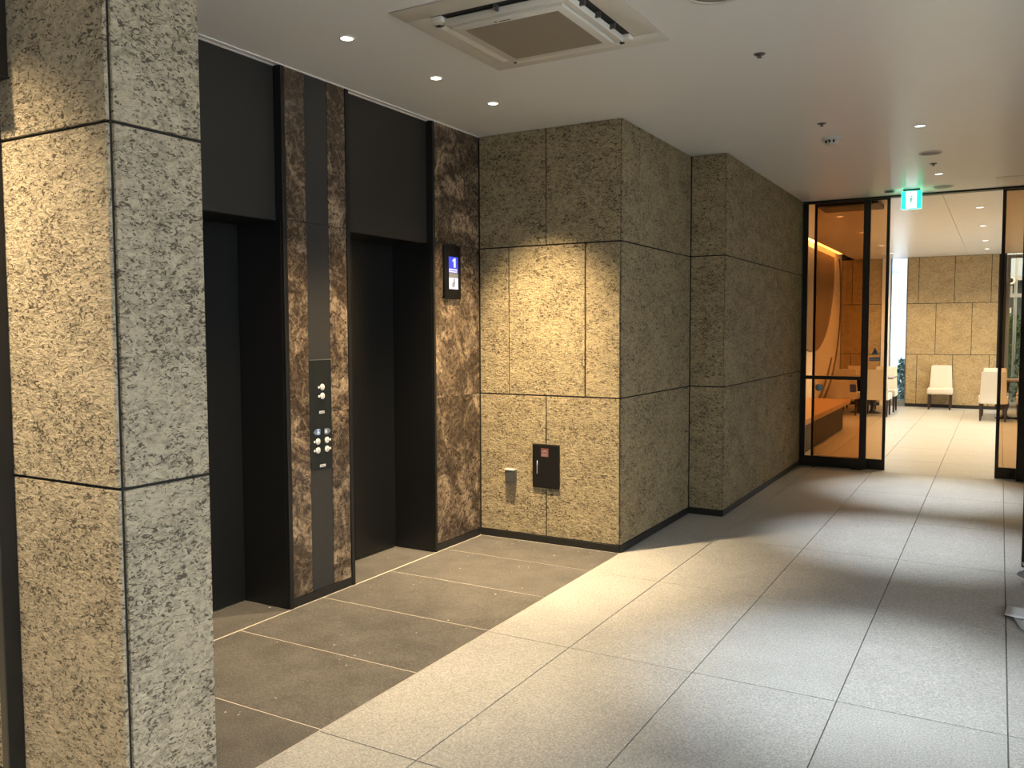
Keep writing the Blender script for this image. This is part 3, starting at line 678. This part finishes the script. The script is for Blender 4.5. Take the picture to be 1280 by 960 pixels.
# ---- papers and plastic bag on the floor at the right
def sheet(name, cx, cy, z, w, d, rot, label):
    bm = bmesh.new(); nx, ny = 6, 5; vs = [[None]*(ny+1) for _ in range(nx+1)]
    for i in range(nx+1):
        for j in range(ny+1):
            u, v = i/nx-.5, j/ny-.5
            vs[i][j] = bm.verts.new((u*w, v*d, .0015+.012*max(0, abs(u)-.3)*2+.004*math.sin(5*u+3*v)**2))
    for i in range(nx):
        for j in range(ny): bm.faces.new((vs[i][j], vs[i+1][j], vs[i+1][j+1], vs[i][j+1]))
    geo = bmesh.ops.extrude_face_region(bm, geom=list(bm.faces)); bmesh.ops.translate(bm, verts=[v for v in geo['geom'] if isinstance(v, bmesh.types.BMVert)], vec=(0, 0, .0006))
    bmesh.ops.recalc_face_normals(bm, faces=bm.faces)
    o = mesh_obj(name, bm, M_PAPER, None, (cx, cy, z), True); o.rotation_euler.z = rot; tag(o, label, 'paper', 'papers on the floor'); return o
sheet('paper_sheet', .215, 5.12, .016, .297, .21, R(-4), 'white paper sheet lying on the floor at the right edge, upper of two')
sheet('paper_sheet', .26, 5.00, .0002, .297, .21, R(10), 'white paper sheet lying on the floor at the right edge, partly under the other')
bm = bmesh.new(); bmesh.ops.create_icosphere(bm, subdivisions=3, radius=1)
for v in bm.verts:
    n = 1+.22*math.sin(7*v.co.x+2*v.co.y)*math.cos(5*v.co.z+3*v.co.x)+.10*math.sin(13*v.co.y+9*v.co.z)
    v.co = Vector((v.co.x*.17*n, v.co.y*.15*n, max(0, v.co.z*.075*n+.065)))
bag = mesh_obj('plastic_bag', bm, M_FILM, None, (.325, 5.80, .001), True); tag(bag, 'crumpled clear plastic bag on the floor by the dark pier at the right edge', 'bag')

# ---- bench
be = empty('bench', (-2.3, 12, 0), 'long bench with tan wood seat and dark base along the lounge side wall', 'bench')
box('seat', (-2.79, 9.95, .375), (-1.962, 13.88, .44), M_WOOD, be, .004); box('base', (-2.79, 9.95, .001), (-2.035, 13.66, .375), M_BENCHB, be)
box('plinth_light', (-2.036, 10.02, .02), (-2.030, 10.06, .05), M_CHROME, be)

# ---- chairs
def make_chair():
    c = empty('dining_chair', (0, 0, 0))
    bm = bmesh.new(); N = 6; rings = []
    for k in range(N+1):
        t = k/N; z = .285+t*(.815-.285); w = .395-.045*t; y = .205+.075*max(0, t-.25); d = .075-.02*t
        rings.append([bm.verts.new(p) for p in ((-w/2, y-d, z), (w/2, y-d, z), (w/2, y, z), (-w/2, y, z))])
    for a, b in zip(rings, rings[1:]):
        for i in range(4): bm.faces.new((a[i], a[(i+1) % 4], b[(i+1) % 4], b[i]))
    bm.faces.new(rings[0]); bm.faces.new(rings[-1]); bmesh.ops.recalc_face_normals(bm, faces=bm.faces)
    ed = [e_ for e_ in bm.edges if len(e_.link_faces) == 2 and e_.calc_face_angle() > .8]
    bmesh.ops.bevel(bm, geom=ed, offset=.010, segments=2, affect='EDGES')
    mesh_obj('backrest', bm, M_LEATHER, c)
    s = bpy.data.objects.new('seat', box_mesh(.425, .40, .115, .02, M_LEATHER, 3)); COL.objects.link(s); s.parent = c; s.location = (0, -.065, .343)
    for sx_ in (-1, 1):
        for y in (-.235, .175):
            bm = bmesh.new(); bmesh.ops.create_cube(bm, size=1)
            for v in bm.verts:
                k = .040 if v.co.z > 0 else .028
                v.co = Vector((v.co.x*k, v.co.y*k+(.015 if (v.co.z < 0 and y > 0) else 0), (v.co.z+.5)*.288+.0005))
            mesh_obj('leg', bm, M_LEG, c, (sx_*.178, y, 0))
    return c
chair = make_chair()
first = True
G = 'cream dining chairs in the lounge'
for x, y, rz, lab in ((-.955, 18.0, 0, 'cream leather dining chair standing alone against the far stone wall'),
        (-2.335, 16.07, 180, 'cream dining chair with its back to us behind the bench end and glass mid rail'),
        (-1.835, 16.07, 180, 'cream dining chair with its back to us behind the sticker on the sliding glass'),
        (-2.325, 17.08, 0, 'cream dining chair facing us across the left table, next to the bench wall'),
        (-1.825, 17.08, 0, 'cream dining chair facing us left of the lounge opening, before the slit window'),
        (-.070, 16.07, 180, 'cream dining chair with its back to us at the right edge of the lounge opening'),
        (-.060, 17.08, 0, 'cream dining chair mostly hidden behind the chair at the right of the opening'),
        (.470, 16.07, 180, 'cream dining chair seen through the right glass door beside the table'),
        (.480, 17.08, 0, 'cream dining chair across the right table before the street window')):
    o = chair if first else copy_tree(chair); first = False
    o.location = (x, y, 0); o.rotation_euler.z = R(rz); tag(o, lab, 'chair', G)

# ---- tables
def table(cx, cy, w, label):
    t = empty('dining_table', (cx, cy, 0), label, 'table', 'lounge tables')
    box('table_top', (cx-w/2, cy-.34, .635), (cx+w/2, cy+.34, .665), M_TABLE, t, .004)
    for s in (-1, 1):
        x = cx+s*(w/2-.36)
        p = lathe('pedestal', [(0, 0), (.15, 0), (.15, .012), (.06, .03), (.035, .06), (.035, .12), (.06, .20), (.065, .24), (.03, .33), (.028, .42), (.05, .50), (.07, .60), (.11, .634), (0, .634)], M_IRON, t, (x, cy, .0005), 20)
        lathe('collar', [(.03, -.01), (.058, -.008), (.058, .008), (.03, .01)], M_CHROME, p, (x, cy, .36), 18)
table(.22, 16.55, .95, 'dark dining table on iron pedestals seen through the right glass door')
table(-2.08, 16.55, .95, 'dark dining table hidden behind the left group of cream chairs')

# ================================================================== OUTSIDE
struct(box('ground_street', (-12, 18.5, -.25), (14, 40, -.05), M_ASPH), 'street outside the lounge windows', 'ground')
struct(box('ground_forecourt', (2.8, -12, -.25), (14, 18.5, -.05), M_ASPH), 'forecourt outside the entrance', 'ground')
b1 = empty('building', (-4.5, 27, 0), 'pale building seen through the slit window', 'building')
box('wall', (-7.5, 26, -.05), (-2.47, 30, 9), M_FAC, b1)
for z in (2.1, 5.1): box('window', (-3.4, 25.96, z), (-2.8, 26.0, z+.9), M_FACB, b1)
box('ledge', (-7.5, 25.85, 3.1), (-2.4, 26.0, 3.25), M_FACB, b1)
b2 = empty('building', (2, 25, 0), 'blue grey building across the street at the right window', 'building')
box('upper_wall', (-.2, 25, 2.75), (9, 29, 8), M_FACB, b2); box('lower_wall', (-.1, 25.1, -.05), (9, 29, 2.7), M_FACD, b2); box('canopy', (-.2, 24.4, 2.70), (9, 25.1, 2.80), M_POLE, b2)
for k in range(5): box('window', (.3+1.6*k, 24.96, 4.0), (1.3+1.6*k, 25.0, 5.4), M_FACD, b2)
up = empty('utility_pole', (.26, 21, 0), 'pale utility pole with crossarm and ring outside the right lounge window', 'pole')
lathe('pole', [(0, 0), (.032, 0), (.026, 5.0), (0, 5.0)], M_POLE, up, (.26, 21, -.049), 16)
box('crossarm', (.10, 20.93, 2.17), (.75, 20.95, 2.25), M_POLE, up); box('meter_box', (.10, 20.86, 1.84), (.19, 20.945, 1.95), M_FAC, up)
lathe('ring', [(.045, .0), (.085, .0), (.085, .05), (.045, .05), (.045, 0)], M_FAC, up, (.165, 20.92, 2.52), 20, '-y'); lathe('ring_core', [(0, .03), (.045, .03), (.045, 0)], M_BASE, up, (.165, 20.92, 2.52), 16, '-y')
box('bracket', (.12, 20.93, 2.25), (.20, 20.95, 2.42), M_POLE, up)
def shrub(x, y, z0, rx, h, n, mt, label, seed):
    rnd = random.Random(seed); e = empty('shrub', (x, y, z0), label, 'shrub')
    bm = bmesh.new()
    for _ in range(n):
        a = rnd.uniform(0, 6.28); t = rnd.random(); rr = rx*math.sqrt(rnd.random())*(1-.5*t); c = Vector((rr*math.cos(a), rr*math.sin(a), .1+h*t))
        s = rnd.uniform(.03, .06); d = Vector((rnd.uniform(-1, 1), rnd.uniform(-1, 1), rnd.uniform(-.3, 1))).normalized(); w = d.cross(Vector((rnd.uniform(-1, 1), .3, rnd.uniform(-1, 1)))).normalized()
        nn = d.cross(w)*.15*s
        p = [c-d*s, c+w*s*.45+nn, c+d*s*1.2, c-w*s*.45+nn]; bm.faces.new([bm.verts.new(q_) for q_ in p])
    o = mesh_obj('foliage', bm, mt, e, (x, y, z0)); o['kind'] = 'stuff'
    for k in range(5):
        a = k*1.257; b_ = lathe('stem', [(.010, 0), (.006, h*.9)], M_LEG, e, (x, y, z0), 6); b_.rotation_euler = (.18*math.cos(a), .18*math.sin(a), 0)
shrub(-1.66, 18.95, -.05, .22, .85, 700, M_LEAFB, 'small green shrub outside the slit window', 1)
shrub(.16, 21.6, -.05, 0.42, 1.75, 2200, M_LEAF, 'leafy shrub by the utility pole outside the right lounge window', 2)
shrub(.55, 20.2, -.05, .42, 1.15, 1500, M_LEAFB, 'low shrub near the street window at the right', 3)

# sky-light portals in the glazed openings (sampling guides only: they emit nothing)
def portal(loc, w, h, aim):
    l = bpy.data.lights.new('portal', 'AREA'); l.shape = 'RECTANGLE'; l.size = w; l.size_y = h; l.cycles.is_portal = True
    o = bpy.data.objects.new('portal', l); COL.objects.link(o); o.location = loc; o.rotation_euler = Vector(aim).to_track_quat('-Z', 'Y').to_euler()
portal((2.62, .5, 1.45), 7.3, 2.9, (-1, 0, 0)); portal((2.72, 15.7, 1.45), 5.2, 2.9, (-1, 0, 0))
portal((1.34, YF+.2, 1.45), 2.6, 2.9, (0, -1, 0)); portal((-1.74, YF+.2, 1.5), .3, 2.8, (0, -1, 0))
